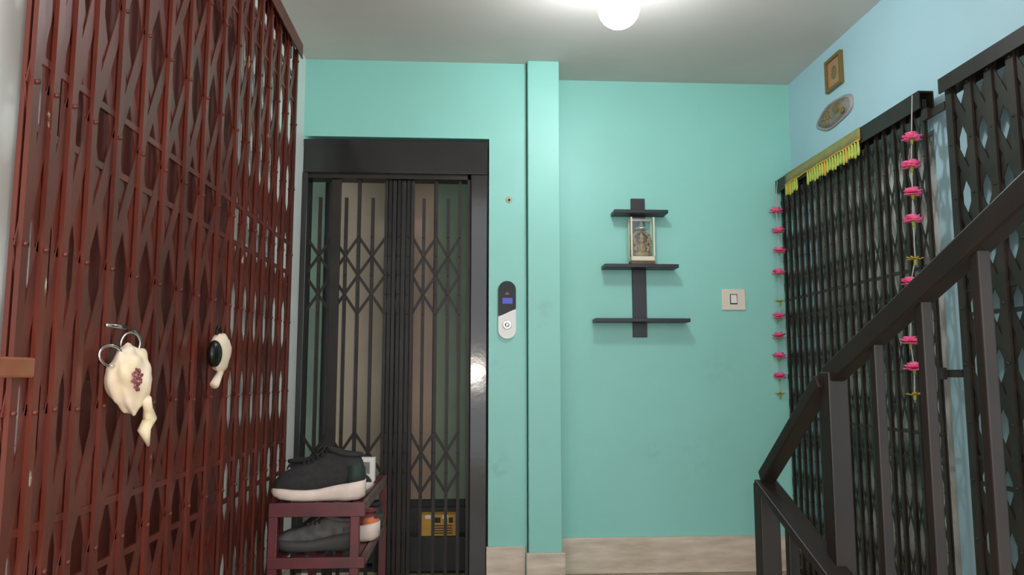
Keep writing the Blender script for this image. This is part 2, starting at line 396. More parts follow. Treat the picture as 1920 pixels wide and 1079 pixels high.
# ------------------------------------------------------------------ collapsible gates
def gate(name, label, cat, org, S, N, ss, z0, z1, mat_p, mat_l, rail_h, pw=.02, pd=.026, unit=.27, zx=1.34,
         rungs=(), lat_w=.015, rail_w=.05, bot=True, skip=None, short=(), short_z=0, kstep=1, rail_ext=(.02, .02), lat_rng=None, top_gap=0.0, rivet=.0045):
    """S = direction along the gate, N = direction out of it towards the landing, ss = picket positions along S"""
    S = Vector(S); N = Vector(N); Z = Vector((0, 0, 1)); org = Vector(org)
    root = thing(name, org + S * ((ss[0] + ss[-1]) / 2), label, cat)
    def P(s, d, z): return org + S * s + N * d + Z * z
    def obox(mb, s0, s1, d0, d1, a, b):
        vs = [P(s, d, z) for z in (a, b) for (s, d) in ((s0, d0), (s1, d0), (s1, d1), (s0, d1))]
        mb.add(vs, [(0, 3, 2, 1), (4, 5, 6, 7), (0, 1, 5, 4), (1, 2, 6, 5), (2, 3, 7, 6), (3, 0, 4, 7)])
    # top rail : inverted channel
    m = MB(); a, b = ss[0] - rail_ext[0], ss[-1] + rail_ext[1]
    obox(m, a, b, -rail_w / 2, rail_w / 2, z1 - .006, z1)
    obox(m, a, b, -rail_w / 2, -rail_w / 2 + .005, z1 - rail_h, z1 - .006)
    obox(m, a, b, rail_w / 2 - .005, rail_w / 2, z1 - rail_h, z1 - .006)
    m.build('top_rail', mat_l, root)
    if bot:
        m = MB(); obox(m, a, b, -rail_w / 2, rail_w / 2, 0.0, .012); m.build('bottom_track', mat_l, root)
    zt = z1 - rail_h * .4 - top_gap; zb = .014
    n = len(ss)
    nodes = [zx + unit * (k + .5) for k in range(-12, 12)]
    nodes = [z for z in nodes if zb + .03 < z < zt - .03 and (lat_rng is None or any(a - 1e-3 <= z <= b + 1e-3 for a, b in lat_rng))]
    hw = pw / 2; ch = pd * .4
    for i, s in enumerate(ss):
        m = MB(); j = rnd.uniform(-.0025, .0025)
        for sg in (1, -1):
            d1 = sg * pd / 2; d0 = sg * (pd / 2 - ch)
            zq = short_z if i in short else zt
            obox(m, s - hw, s + hw, d1 - sg * .003, d1, zb, zq)
            obox(m, s - hw, s - hw + .003, d0, d1 - sg * .003, zb, zq)
            obox(m, s + hw - .003, s + hw, d0, d1 - sg * .003, zb, zq)
        for z in nodes:
            m.cyl(P(s, -pd / 2 - .003, z + j), P(s, pd / 2 + .004, z + j), rivet, 8)
        if i < n - 1:
            for z in rungs:
                if skip and skip(i, z): continue
                obox(m, s + hw * .4, ss[i + 1] - hw * .4, -pd * .3, pd * .1, z - .007 + j, z + .007 + j)
        m.build('picket', mat_p, root)
    # lattice : long diagonal flats crossing from picket to picket, each one a part
    top = max(nodes) + 1e-3; low = min(nodes) - 1e-3
    K = range(-60, 60, kstep)
    for sg in (1, -1):
        d = sg * pd * .075
        for k in K:
            pts = []
            for i, s in enumerate(ss):
                z = zx + unit * (.5 + k + sg * i)
                pts.append((s, z))
            m = MB(); used = False; last = None
            for (sa, za), (sb, zb_) in zip(pts, pts[1:]):
                lo, hi = min(za, zb_), max(za, zb_)
                if lat_rng is not None:
                    if not any(a - 1e-3 <= lo and hi <= b + 1e-3 for a, b in lat_rng): continue
                    A, B = (sa, za), (sb, zb_)
                else:
                    cl, chh = zb + .01, zt - .01
                    if hi < cl + .02 or lo > chh - .02: continue
                    def cut(z): t = (z - za) / (zb_ - za); return (sa + (sb - sa) * t, z)
                    A = (sa, za) if cl <= za <= chh else cut(min(max(za, cl), chh))
                    B = (sb, zb_) if cl <= zb_ <= chh else cut(min(max(zb_, cl), chh))
                p, q = P(A[0], d, A[1]), P(B[0], d, B[1]); e = (q - p).normalized() * lat_w * .3
                if last is not None and (last - p).length > .01:
                    m.build('lattice_bar', mat_l, root); m = MB()
                last = q
                m.bar(p - e, q + e, N, lat_w, pd * .12); used = True
            if used: m.build('lattice_bar', mat_l, root)
    return root, P, obox

# red gate on the left wall
XG = XL + .08
px = [58, 97, 133, 174, 222, 268, 312, 351, 384, 415, 443, 465, 485, 503, 520, 537, 553]
ys = sorted(hX(x, 150, XG).y for x in px)
zt_red = hX(560, 90, XG).z
print('red gate', ys[0], ys[-1], zt_red)
red, P, obox = gate('red_collapsible_gate', 'tall red brown collapsible steel gate along the left wall', 'gate', (XG, 0, 0), (0, 1, 0), (1, 0, 0),
    ys, 0, zt_red, 'red', 'redplain', .06, pw=.02, pd=.0205, unit=.272, zx=1.31, rungs=(2.19, 2.09, 1.495, 1.375, .71, .59), lat_w=.03, rail_w=.05)
m = MB()
a = hX(62, 690, XG + .02)
obox(m, a.y - .55, a.y + .004, .012, .022, a.z - .0165, a.z + .0165); m.build('hasp_bar', 'bracket', red, bevel=.004, label='broad red brown hasp bar at the gate end')

# flowered black gate on the right wall
XB = XR - .062
yb0, yb1 = hX(1737, 180, XB).y, hX(1456, 348, XB).y
ztb = hX(1456, 345, XB).z
print('black gate', yb0, yb1, ztb)
nb = 21
yb = [yb0 + .022 + (yb1 - yb0 - .03) * k / (nb - 1) + (rnd.uniform(-.005, .005) if 0 < k < nb - 1 else 0) for k in range(nb)]
bg, P1, obox1 = gate('black_collapsible_gate', 'black collapsible gate decorated with two pink flower strings', 'gate', (XB, 0, 0), (0, 1, 0), (-1, 0, 0),
    yb, 0, ztb, 'black', 'blackbar', .066, pw=.014, pd=.014, unit=.197, zx=1.45, rungs=(1.35, 1.255, .757, .66), lat_w=.011, rail_w=.056, rivet=.0035)
for yy, zz in ((390, 0), (706, 0)):
    h = hX(1450, yy, XB)
    m = MB(); obox1(m, yb1 - .01, Y2, -.012, .004, h.z - .012, h.z + .010); m.build('wall_lug', 'blackbar', bg)
yn1_ = hX(1776, 170, XB).y
for (x, y) in ((1745, 214), (1770, 701)):
    h = hX(x, y, XB)
    m = MB(); obox1(m, yn1_ + .008, yb0 + .02, -.004, .008, h.z - .013, h.z + .013); obox1(m, yb0 - .03, yb0 + .004, .008, .02, h.z - .02, h.z + .02)
    m.build('latch_strap', 'blackbar', bg)

# plain black gate nearer on the right wall
yn1 = hX(1776, 170, XB).y
yn = [yn1 - .017 - .1 * k for k in range(8)][::-1]
g2, P2, obox2 = gate('plain_black_gate', 'plain black collapsible gate nearest on the right wall', 'gate', (XB, 0, 0), (0, 1, 0), (-1, 0, 0),
    yn, 0, ztb - .006, 'black', 'blackbar', .052, pw=.034, pd=.02, unit=.185, zx=1.645, rungs=(1.24, 1.16, .70, .62), lat_w=.034, rail_w=.06)

# lift lattice gate
yl = yf + .058
xs = [hY(x, 700, yl).x for x in (566, 592, 617, 642, 667, 693, 719, 727, 735, 744, 753, 762, 770, 791, 815, 838, 860)]
zA = lambda y: hY(700, y, yl).z
u = .094
zx = zA(463)
lg, P3, obox3 = gate('lift_lattice_gate', 'brown black folding lattice gate inside the black lift frame', 'gate', (0, yl, 0), (1, 0, 0), (0, -1, 0),
    xs, 0, zi - .001, 'liftbar', 'liftbar', .02, pw=.015, pd=.02, unit=u, kstep=2, short=(1, 3, 5, 13, 15), short_z=zA(372), zx=zx, rungs=(), lat_w=.014, rail_w=.04, bot=False,
    lat_rng=((zA(602), zA(437)), (zA(962), zA(795))), rail_ext=(-.002, .004), rivet=.003)
xa, xb = hY(613, 700, yl - .02).x, hY(632, 700, yl - .02).x
m = MB().box((xa, yl - .03, .03), (xb, yl - .014, zi - .025)); m.build('meeting_stile', 'liftbar', lg, bevel=.003)
for a, b in ((731, 738), (748, 756), (766, 773)):
    MB().box((hY(a, 700, yl - .02).x, yl - .026, .03), (hY(b, 700, yl - .02).x, yl - .012, zi - .03)).build('stacked_channel', 'liftbar', lg, bevel=.002)

# ------------------------------------------------------------------ lamp
LP = hY(1160, 0, 2.74)
RB = .078; zl_ = 2.335
lp = thing('ceiling_lamp', (LP.x, LP.y, ZC), 'round glowing white bulb hanging just below the ceiling', 'lamp')
MB().lathe((LP.x, LP.y, 0), [(.045, ZC + .001), (.045, ZC - .012), (.03, ZC - .022), (.012, ZC - .026)]).build('ceiling_rose', 'base', lp)
MB().lathe((LP.x, LP.y, 0), [(.012, ZC - .022), (.012, zl_ + .115), (.02, zl_ + .11), (.022, zl_ + RB * .9)]).build('lamp_holder', 'base', lp)
MB().ball((LP.x, LP.y, zl_), RB, 28, 18).build('lamp_globe', 'glow', lp, label='glowing white bulb')
print('lamp', LP)

# ------------------------------------------------------------------ wall shelf + idol
yw = Y2
def sx(x, y=yw): return hY(x, 500, y).x
def sz(y, Y=yw): return hY(1200, y, Y).z
cx0, cx1 = sx(1184), sx(1210)
SD = .105
sh = thing('wall_shelf', ((cx0 + cx1) / 2, yw, sz(633)), 'black three tier wall shelf on a central upright', 'shelf')
MB().box((cx0, yw - .016, sz(633)), (cx1, yw, sz(374))).build('upright_board', 'shelf', sh, bevel=.002)
tops = []
for (a, b, yt, yb_) in ((1152, 1253, 393, 403), (1134, 1273, 495, 503), (1117, 1295, 597, 604)):
    yF = yw - SD
    zt_ = hY(1200, yt, yF).z; zb2 = zt_ - .018
    ctr = (cx0 + cx1) / 2; x0_, x1_ = hY(a, yt, yF).x, hY(b, yt, yF).x
    MB().box((x0_, yF, zb2), (x1_, yw, zt_)).build('shelf_board', 'shelf', sh, bevel=.002)
    tops.append(zt_)
# idol case on the middle board
zs0 = tops[1]; yi = yw - .056; ci = hY(1203, 470, yi).x
hw = .062; dp = .036; H = sz(407, yi - dp) - zs0
ic = thing('idol_case', (ci, yi, zs0), 'small gold idol in a clear case on the middle black shelf', 'idol')
MB().box((ci - hw, yi - dp, zs0), (ci + hw, yi + dp, zs0 + .018)).build('case_base', 'casedark', ic, bevel=.003)
MB().box((ci - hw + .002, yi - dp + .002, zs0 + .018), (ci + hw - .002, yi + dp - .002, zs0 + .042)).build('plinth', 'casewhite', ic, bevel=.004)
m = MB()
for sx_ in (-1, 1):
    for sy_ in (-1, 1):
        xx, yy = ci + sx_ * (hw - .005), yi + sy_ * (dp - .005)
        MB().box((xx - .004, yy - .004, zs0 + .042), (xx + .004, yy + .004, zs0 + H)).build('corner_post', 'casewhite', ic)
m = MB(); m.box((ci - hw + .009, yi - dp + .002, zs0 + .042), (ci + hw - .009, yi - dp + .0035, zs0 + H - .004))
m.build('front_pane', 'glass', ic)
for sg in (-1, 1):
    MB().box((ci + sg * (hw - .002), yi - dp + .009, zs0 + .042), (ci + sg * (hw - .0035), yi + dp - .009, zs0 + H - .004)).build('side_pane', 'glass', ic)
# figure: seated body, folded legs, arms, head with a tall crown, and an arch around it
m = MB(); zf = zs0 + .042; k = 1.0
m.ball((ci, yi, zf + .016), .034, sq=(1.15, .7, .45)); m.ball((ci, yi, zf + .048), .022, sq=(1, .75, 1.2))
m.ball((ci, yi, zf + .086), .0145, sq=(1, .9, 1.15))
m.lathe((ci, yi, zf), [(.015, .094), (.013, .104), (.008, .116), (.002, .128)])
for sg in (-1, 1):
    m.tube([(ci + sg * .02, yi, zf + .062), (ci + sg * .035, yi - .006, zf + .045), (ci + sg * .026, yi - .016, zf + .028)], [.008, .007, .006])
    m.tube([(ci + sg * .018, yi, zf + .066), (ci + sg * .036, yi + .002, zf + .075), (ci + sg * .034, yi - .002, zf + .096)], [.007, .006, .005])
    m.tube([(ci + sg * .03, yi - .004, zf + .012), (ci + sg * .016, yi - .02, zf + .010), (ci - sg * .012, yi - .022, zf + .008)], [.012, .011, .008])
m.build('figure', 'gold', ic)
m = MB(); pts = [(ci - .05, zf + .0)] + [(ci + .048 * math.cos(t), zf + .075 + .06 * math.sin(t)) for t in [math.pi - math.pi * i / 16 for i in range(17)]] + [(ci + .05, zf)]
m.tube([(x, yi + .016, z) for x, z in pts], .007)
for i in range(2, len(pts) - 1): m.ball((pts[i][0], yi + .012, pts[i][1]), .009, 8, 6)
m.build('arch', 'gold', ic)
MB().box((ci - hw + .01, yi + dp - .009, zf), (ci + hw - .01, yi + dp - .006, zs0 + H * .68)).build('back_board', 'casedark', ic)
MB().lathe((ci, yi, zf), [(.034, .142), (.03, .15), (.012, .158), (.008, .17), (.001, .186)]).build('canopy', 'silver', ic, label='silver pointed canopy over the idol')
pb = MB(); pb.box((ci - hw + .004, yi + dp - .014, zs0 + H - .01), (ci + hw - .004, yi + dp - .006, zs0 + H)); pb.build('back_rail', 'casewhite', ic)

# ------------------------------------------------------------------ switch, call panel, plug
a, b = hY(1353, 582, Y2), hY(1396, 543, Y2)
sw = thing('light_switch', ((a.x + b.x) / 2, Y2, a.z), 'ivory switch plate on the teal wall right of the shelf', 'light switch')
MB().box((a.x, Y2 - .01, a.z), (b.x, Y2, b.z)).build('switch_plate', 'plate', sw, bevel=.003)
c, d = hY(1369, 571, Y2 - .01), hY(1382, 552, Y2 - .01)
MB().box((c.x, Y2 - .0115, c.z), (d.x, Y2 - .0095, d.z)).build('switch_surround', 'dark', sw)
m = MB(); e = .004
m.add([(c.x + e, Y2 - .011, c.z + e + .002), (d.x - e, Y2 - .011, c.z + e + .002), (d.x - e, Y2 - .011, d.z - e), (c.x + e, Y2 - .011, d.z - e),
       (c.x + e, Y2 - .018, c.z + e + .002), (d.x - e, Y2 - .018, c.z + e + .002), (d.x - e, Y2 - .013, d.z - e), (c.x + e, Y2 - .013, d.z - e)],
      [(0, 3, 2, 1), (4, 5, 6, 7), (0, 1, 5, 4), (1, 2, 6, 5), (2, 3, 7, 6), (3, 0, 4, 7)])
m.build('rocker', 'rocker', sw)

a, b = hY(934, 636, Y1), hY(967, 528, Y1)
W_ = b.x - a.x; H_ = b.z - a.z; R_ = W_ / 2; xc = (a.x + b.x) / 2
cp = thing('lift_call_panel', (xc, Y1, a.z), 'black and white capsule call panel beside the lift frame', 'call panel')
def arc(cx, cz, t0, t1, n=14): return [(cx + R_ * math.cos(t0 + (t1 - t0) * i / n), cz + R_ * math.sin(t0 + (t1 - t0) * i / n)) for i in range(n + 1)]
def scurve(n=14):
    z0, z1 = a.z + H_ * .385, a.z + H_ * .51
    return [(a.x + W_ * i / n, z0 + (z1 - z0) * (.62 * (i / n) + .38 * (3 * (i / n) ** 2 - 2 * (i / n) ** 3) + .10 * math.sin(math.pi * (i / n)) * (1 if i / n < .5 else -1) * 0)) for i in range(n + 1)]
sc_ = scurve()
up = sc_ + arc(xc, b.z - R_, 0, math.pi)
lo = sc_[::-1] + arc(xc, a.z + R_, math.pi, 2 * math.pi)
MB().prism([(x, Y1 + .002, z) for x, z in up], (0, -.016, 0)).build('display_face', 'panelb', cp)
MB().prism([(x, Y1 + .002, z) for x, z in lo], (0, -.018, 0)).build('button_face', 'panelw', cp)
zb_ = a.z + H_ * .24
MB().lathe((xc, Y1 - .016, zb_), [(.021, 0), (.021, .004), (.018, .006), (.016, .004), (.010, .008), (.002, .009)], axis='-y').build('call_button', 'chrome', cp)
m = MB(); zd = a.z + H_ * .655
m.box((xc - .022, Y1 - .0148, zd - .014), (xc + .026, Y1 - .014, zd + .014)); m.build('display', 'disp', cp)
m = MB(); zd2 = a.z + H_ * .78
m.prism([(xc - .011, Y1 - .014, zd2 - .004), (xc + .011, Y1 - .014, zd2 - .004), (xc, Y1 - .014, zd2 + .008)], (0, -.0008, 0)); m.build('arrow_mark', 'dispr', cp)

q = hY(954, 375, Y1)
wp = thing('wall_plug', (q.x, Y1, q.z), 'small screw plug with beige filler above the call panel', 'wall plug')
MB().lathe((q.x, Y1, q.z), [(.017, 0), (.016, .001), (.012, .002)], axis='-y', seg=14).build('filler_patch', 'plug', wp)
MB().lathe((q.x + .002, Y1 - .002, q.z - .001), [(.006, 0), (.006, .004), (.003, .005)], axis='-y', seg=10).build('screw', 'dark', wp)

# ------------------------------------------------------------------ right wall plaques
def onR(x, y): return hX(x, y, XR)
q = [onR(1549, 118), onR(1580, 95), onR(1584, 157), onR(1556, 173)]
y_far, y_near = (q[0].y + q[3].y) / 2, (q[1].y + q[2].y) / 2
zt_, zb2 = (q[0].z + q[1].z) / 2, (q[2].z + q[3].z) / 2
pf = thing('framed_picture', (XR, (y_far + y_near) / 2, zb2), 'small gold framed picture high on the pale blue wall', 'picture')
m = MB(); e = .016
m.box((XR - .018, y_near, zb2), (XR, y_near + e, zt_)); m.box((XR - .018, y_far - e, zb2), (XR, y_far, zt_))
m.box((XR - .018, y_near + e, zb2), (XR, y_far - e, zb2 + e)); m.box((XR - .018, y_near + e, zt_ - e), (XR, y_far - e, zt_))
m.build('picture_frame', 'pictframe', pf, bevel=.002)
MB().box((XR - .008, y_near + e, zb2 + e), (XR, y_far - e, zt_ - e)).build('picture_print', 'pict', pf)
ym, zm = (y_far + y_near) / 2, (zt_ + zb2) / 2
m = MB()
for i in range(9):
    t = 2 * math.pi * i / 9; m.ball((XR - .009, ym + .02 * math.cos(t), zm + .026 * math.sin(t)), .008, 8, 6, sq=(.3, 1, 1))
m.ball((XR - .009, ym, zm), .012, 8, 6, sq=(.3, 1, 1)); m.build('flower_motif', 'sprig', pf)

oc = onR(1566, 213)
oa, ob = onR(1532, 230), onR(1601, 196)
ry = abs(oa.y - ob.y) / 2; rz = .062
ov = thing('oval_plaque', (XR, oc.y, oc.z - rz), 'oval decorative plaque with pale rim below the framed picture', 'plaque')
m = MB(); n = 28
ring = lambda f, x: [(x, oc.y + ry * f * math.cos(2 * math.pi * i / n) * (1 + .04 * math.cos(10 * math.pi * i / n)), oc.z + rz * f * math.sin(2 * math.pi * i / n) * (1 + .04 * math.cos(10 * math.pi * i / n))) for i in range(n)]
m.loft([ring(1, XR + .002), ring(1, XR - .006), ring(.92, XR - .012), ring(.86, XR - .008)]); m.build('plaque_rim', 'ovalpink', ov)
m = MB(); m.loft([ring(.85, XR - .004), ring(.84, XR - .010), ring(.6, XR - .016), ring(.2, XR - .018)]); m.build('plaque_face', 'oval', ov)
m = MB()
for i in range(26):
    t = rnd.uniform(0, 6.28); r_ = rnd.uniform(.1, .6)
    m.ball((XR - .016, oc.y + ry * .3 + ry * .5 * r_ * math.cos(t), oc.z + rz * r_ * math.sin(t)), .011, 8, 6, sq=(.6, 1, 1))
m.build('relief_flowers', 'ovalbrown', ov)
m = MB(); m.ball((XR - .016, oc.y - ry * .25, oc.z + .01), .03, 12, 8, sq=(.3, 1.2, .9)); m.ball((XR - .018, oc.y - ry * .55, oc.z - .02), .018, 10, 6, sq=(.3, 1.2, .8)); m.build('relief_shape', 'pictframe', ov)

# ------------------------------------------------------------------ toran over the flowered gate
XT = XB - .028
ya, yb_ = hX(1614, 262, XT).y, hX(1474, 345, XT).y
to = thing('door_toran', (XT, (ya + yb_) / 2, ztb - .12), 'yellow green toran hanging from the top rail of the flowered gate', 'toran')
m = MB(); n = 30; secs = []
for i in range(n + 1):
    y = ya + (yb_ - ya) * i / n; w_ = .003 * math.sin(i * 2.1)
    secs.append([(XT - .001, y, ztb + .001), (XT - .004, y, ztb + .001), (XT - .005 + w_ * .3, y, ztb - .05), (XT - .001, y, ztb - .05)])
m.loft(secs); m.build('toran_band', 'tband', to)
m = MB(); m.tube([(XT - .006, ya + (yb_ - ya) * i / 30, ztb - .052 + .002 * math.sin(i)) for i in range(31)], .004, 6); m.build('braid_edge', 'tpend2', to)
npd = 30
for i in range(npd):
    f = (i + .5) / npd
    if .66 < f < .80: continue
    y = ya + (yb_ - ya) * f
    L = .062 + .006 * math.sin(i * 1.7); m = MB()
    prof = [(0, .0), (.006, -.004), (.009, -.4 * L), (.011, -.75 * L), (.006, -.95 * L), (.0005, -L)]
    secs = [[(XT - .006 + .004 * math.sin(t), y + r_ * math.cos(t) * 1.1, ztb - .054 + h) for t in [2 * math.pi * k / 10 for k in range(10)]] for r_, h in prof]
    m.loft(secs); m.build('toran_pendant', 'tpend2' if i % 8 == 4 else 'tpend', to)

# ------------------------------------------------------------------ flower strings
def flower(c, r, m_pet, m_cal, parent, side=-1, star=False, seed=0):
    rr = random.Random(seed); m = MB(); c = Vector(c)
    rings = [(8, 1.0, 10)] if star else [(8, 1.0, -12), (9, 1.0, 18), (7, .9, 45), (4, .8, 72)]
    for n, rad, el in rings:
        o = rr.uniform(0, 6)
        for i in range(n):
            t = o + 2 * math.pi * i / n; L = r * rad * rr.uniform(.85, 1.15)
            e_ = math.radians(el + rr.uniform(-8, 8))
            dv = Vector((math.cos(t) * math.cos(e_), math.sin(t) * math.cos(e_), math.sin(e_) * .8)); nv = Vector((-math.sin(t), math.cos(t), 0))
            up_ = dv.cross(nv)
            wd_ = L * (.17 if star else .36)
            a_ = c + dv * (L * .12); b_ = c + dv * (L * .62) - up_ * (L * .1); q_ = c + dv * L
            vs = []
            for (p_, w_) in ((a_, wd_ * .35), (b_, wd_), (q_, wd_ * (.3 if star else .8))):
                for s_ in (-1, 1):
                    for h_ in (0, r * .06): vs.append(p_ + nv * (w_ * s_) + up_ * h_)
            fs = []
            for k in (0, 4): fs += [(k, k + 2, k + 6, k + 4), (k + 1, k + 5, k + 7, k + 3), (k, k + 4, k + 5, k + 1), (k + 2, k + 3, k + 7, k + 6)]
            fs += [(0, 1, 3, 2), (8, 10, 11, 9)]
            m.add(vs, fs, True)
    fl = m.build('flower', m_pet, parent)
    cm = MB(); cm.lathe(c, [(r * .07, -r * .8), (r * .16, -r * .55), (r * .2, -r * .1), (r * .1, r * .1)], seg=8)
    cm.build('calyx', m_cal, fl)
    return fl
def garland(label, pts, stars, xg, r):
    top, bot = pts[0], pts[-1]
    P0 = [hX(x, y, xg) for x, y, *_ in pts]
    g = thing('flower_string', (xg, P0[0].y, P0[-1].z - .03), label, 'flower string', 'pink flower strings on the black gate')
    line = [Vector((xg + .012, P0[0].y, ztb - .01))] + [p + Vector((0, 0, 0)) for p in P0] + [P0[-1] - Vector((0, 0, .03))]
    MB().tube(line, .0022, 6).build('thread', 'string', g)
    for i, p in enumerate(P0):
        if i in stars: flower(p, r * .95, 'yellow', 'leafy', g, star=True, seed=i)['label'] = 'yellow star shaped flower'
        else: flower(p, r, 'pink', 'leafy', g, seed=i * 3 + 1)
XF = XB - .05
garland('pink flower string down the far edge of the black gate by the teal wall',
        [(1455, 396), (1460, 434), (1461, 471), (1460, 512), (1463, 566), (1461, 594), (1461, 631), (1462, 669), (1462, 706), (1463, 738)], (4, 9), XF, .033)
garland('pink flower string at the near end of the black gate by its latch',
        [(1709, 259), (1709, 311), (1711, 362), (1712, 413), (1716, 486), (1708, 530), (1708, 588), (1707, 642), (1714, 690), (1715, 740)], (4, 9), XF, .033)

# ------------------------------------------------------------------ stair railing
XS = .82
rl = thing('stair_railing', (XS, 1.75, 0), 'dark brown steel stair railing with square balusters at right', 'railing')
A = hX(1556, 708, XS); B = hX(1753, 525, XS)
sl = (B.z - A.z) / (B.y - A.y)
E = Vector((XS, .1, A.z + sl * (.1 - A.y)))
MB().bar(A, E, (1, 0, 0), .046, .034).build('upper_handrail', 'rail', rl, bevel=.004)
XS2 = XS - .03
K0 = hX(1437, 896, XS2)
MB().bar(Vector((XS - .012, A.y + .004, A.z - .008)), K0, (1, 0, 0), .034, .04).build('joining_rail', 'rail', rl, bevel=.004)
L1 = hX(1568, 1079, XS2); L0 = hX(1434, 906, XS2)
sl2 = (L1.z - L0.z) / (L1.y - L0.y)
E2 = Vector((XS2, .95, L0.z + sl2 * (.95 - L0.y)))
MB().bar(L0, E2, (1, 0, 0), .022, .06).build('lower_handrail', 'rail', rl, bevel=.003)
def post(px_, w_, X, topz, y_px=1000, d_=None, nm='baluster'):
    c_ = hX(px_, y_px, X)
    MB().box((X - w_ / 2, c_.y - (d_ or w_) / 2, 0), (X + w_ / 2, c_.y + (d_ or w_) / 2, topz if not callable(topz) else topz(c_.y))).build(nm, 'rail', rl, bevel=.003)
post(1569, .046, XS, lambda y: A.z + .012, 850, nm='newel_post')
post(1439, .052, XS2 + .012, lambda y: L0.z - .006, 990, nm='newel_post')
for x_, w_ in ((1656, .021), (1751, .021), (1866, .022), (2010, .022)):
    post(x_, w_, XS, lambda y: A.z + sl * (y - A.y) - .01, 900)
post(1487, .026, XS2, lambda y: L0.z + sl2 * (y - L0.y) - .006, 1060)
MB().box((XS2 - .03, .92, 0), (XS2 + .03, .98, E2.z + .01)).build('newel_post', 'rail', rl, bevel=.003)

# ------------------------------------------------------------------ cloth wrapped padlocks
def lumpy(seed, amt, fr):
    def fn(v):
        q = noise.noise(v * fr + Vector((seed, seed * 2, 0)), noise_basis='PERLIN_ORIGINAL') + .5 * noise.noise(v * fr * 2.3 + Vector((seed, 3, 1)))
        return v * (1 + amt * q)
    return fn
XK = XG + .05
c = hX(243, 712, XK)
k = c.y / F
bl = thing('wrapped_padlock', (XK, c.y, c.z), 'large cream cloth wrapped padlock with maroon print on the red gate', 'padlock')
m = MB(); m.ball((0, 0, 0), 1, 28, 20, fn=lumpy(1.3, .24, 1.9))
def shape(v):
    # wide at the top, drooping to a point towards the lower right
    z = v.z; s_ = 1 - .38 * max(0, -z)
    return Vector((v.x * .036, v.y * .060 * s_ * (1 + .1 * (z > 0) * z), z * .068)) + Vector((0, .014 * max(0, -z), 0))
m.v = [shape(v) + Vector((XK, c.y, c.z)) for v in m.v]
bb = m.build('cloth_bundle', 'cloth', bl)
sub = bb.modifiers.new('s', 'SUBSURF'); sub.levels = sub.render_levels = 1
t0 = hX(274, 748, XK + .03); t1 = hX(281, 785, XK + .02); t2 = hX(270, 806, XK + .02); t3 = hX(278, 836, XK + .02)
MB().tube([t0, (t0 + t1) / 2, t1, (t1 + t2) / 2, t2, t3], [.010, .009, .014, .012, .013, .003], 10).build('cloth_tail', 'cloth', bl)
m = MB(); s0 = hX(262, 712, XK + .034)
for i in range(56):
    t = rnd.uniform(0, 6.28); r_ = math.sqrt(rnd.random())
    m.ball(s0 + Vector((rnd.uniform(-.003, .003) - .006 * r_ * r_, .021 * r_ * math.cos(t), .022 * r_ * math.sin(t))), .0034, 8, 6, sq=(.6, .9, .9))
m.build('maroon_print', 'stain', bl)
def ringlet(cx, cy, rx, rz_, rot, tilt, parent, thick=.0028, name='steel_ring', arc0=0, arc1=2 * math.pi):
    cc = hX(cx, cy, XK); pts = []; full = abs(arc1 - arc0 - 2 * math.pi) < 1e-3
    n_ = 28
    for i in range(n_ + (0 if full else 1)):
        t = arc0 + (arc1 - arc0) * i / n_
        yy, zz = rx * math.cos(t), rz_ * math.sin(t)
        pts.append(cc + Vector((tilt * yy - .01, yy * math.cos(rot) - zz * math.sin(rot), yy * math.sin(rot) + zz * math.cos(rot))))
    MB().tube(pts, thick, 8, closed=full).build(name, 'chrome', parent)
ringlet(254, 646, .017, .024, .2, .7, bl)
ringlet(218, 668, .026, .02, -.1, .4, bl)
p0, p1, p2, p3, p4 = hX(199, 610, XK + .012), hX(228, 613, XK + .01), hX(248, 617, XK), hX(262, 632, XK - .005), hX(261, 660, XK)
MB().tube([p0, p1, p2, p3, p4], [.0035, .0035, .003, .003, .003], 8).build('shackle', 'chrome', bl)
# small one
XK2 = XG + .045
c2 = hX(411, 660, XK2)
b2 = thing('dark_padlock', (XK2, c2.y, c2.z), 'small dark padlock half wrapped in cream cloth on the red gate', 'padlock')
m = MB(); m.ball((0, 0, 0), 1, 22, 16, fn=lumpy(4.1, .14, 1.6))
m.v = [Vector((XK2 + v.x * .022, c2.y + .012 + v.y * .056, c2.z + v.z * .056)) for v in m.v]
m.build('cloth_bundle', 'cloth', b2)
f2 = hX(402, 664, XK2 + .016)
m = MB(); m.ball((0, 0, 0), 1, 18, 12)
m.v = [f2 + Vector((v.x * .018, v.y * .034, v.z * .036)) for v in m.v]; m.build('lock_body', 'lock', b2)
s1 = hX(410, 622, XK2)
MB().tube([s1 + Vector((0, .016 * math.cos(t), .024 * math.sin(t) - .01)) for t in [math.pi * i / 12 for i in range(13)]], .004, 8).build('shackle', 'lock', b2)
t0, t1 = hX(416, 692, XK2), hX(402, 722, XK2 + .01)
MB().tube([t0, (t0 + t1) / 2, t1], [.008, .010, .012], 10).build('cloth_tail', 'cloth', b2)

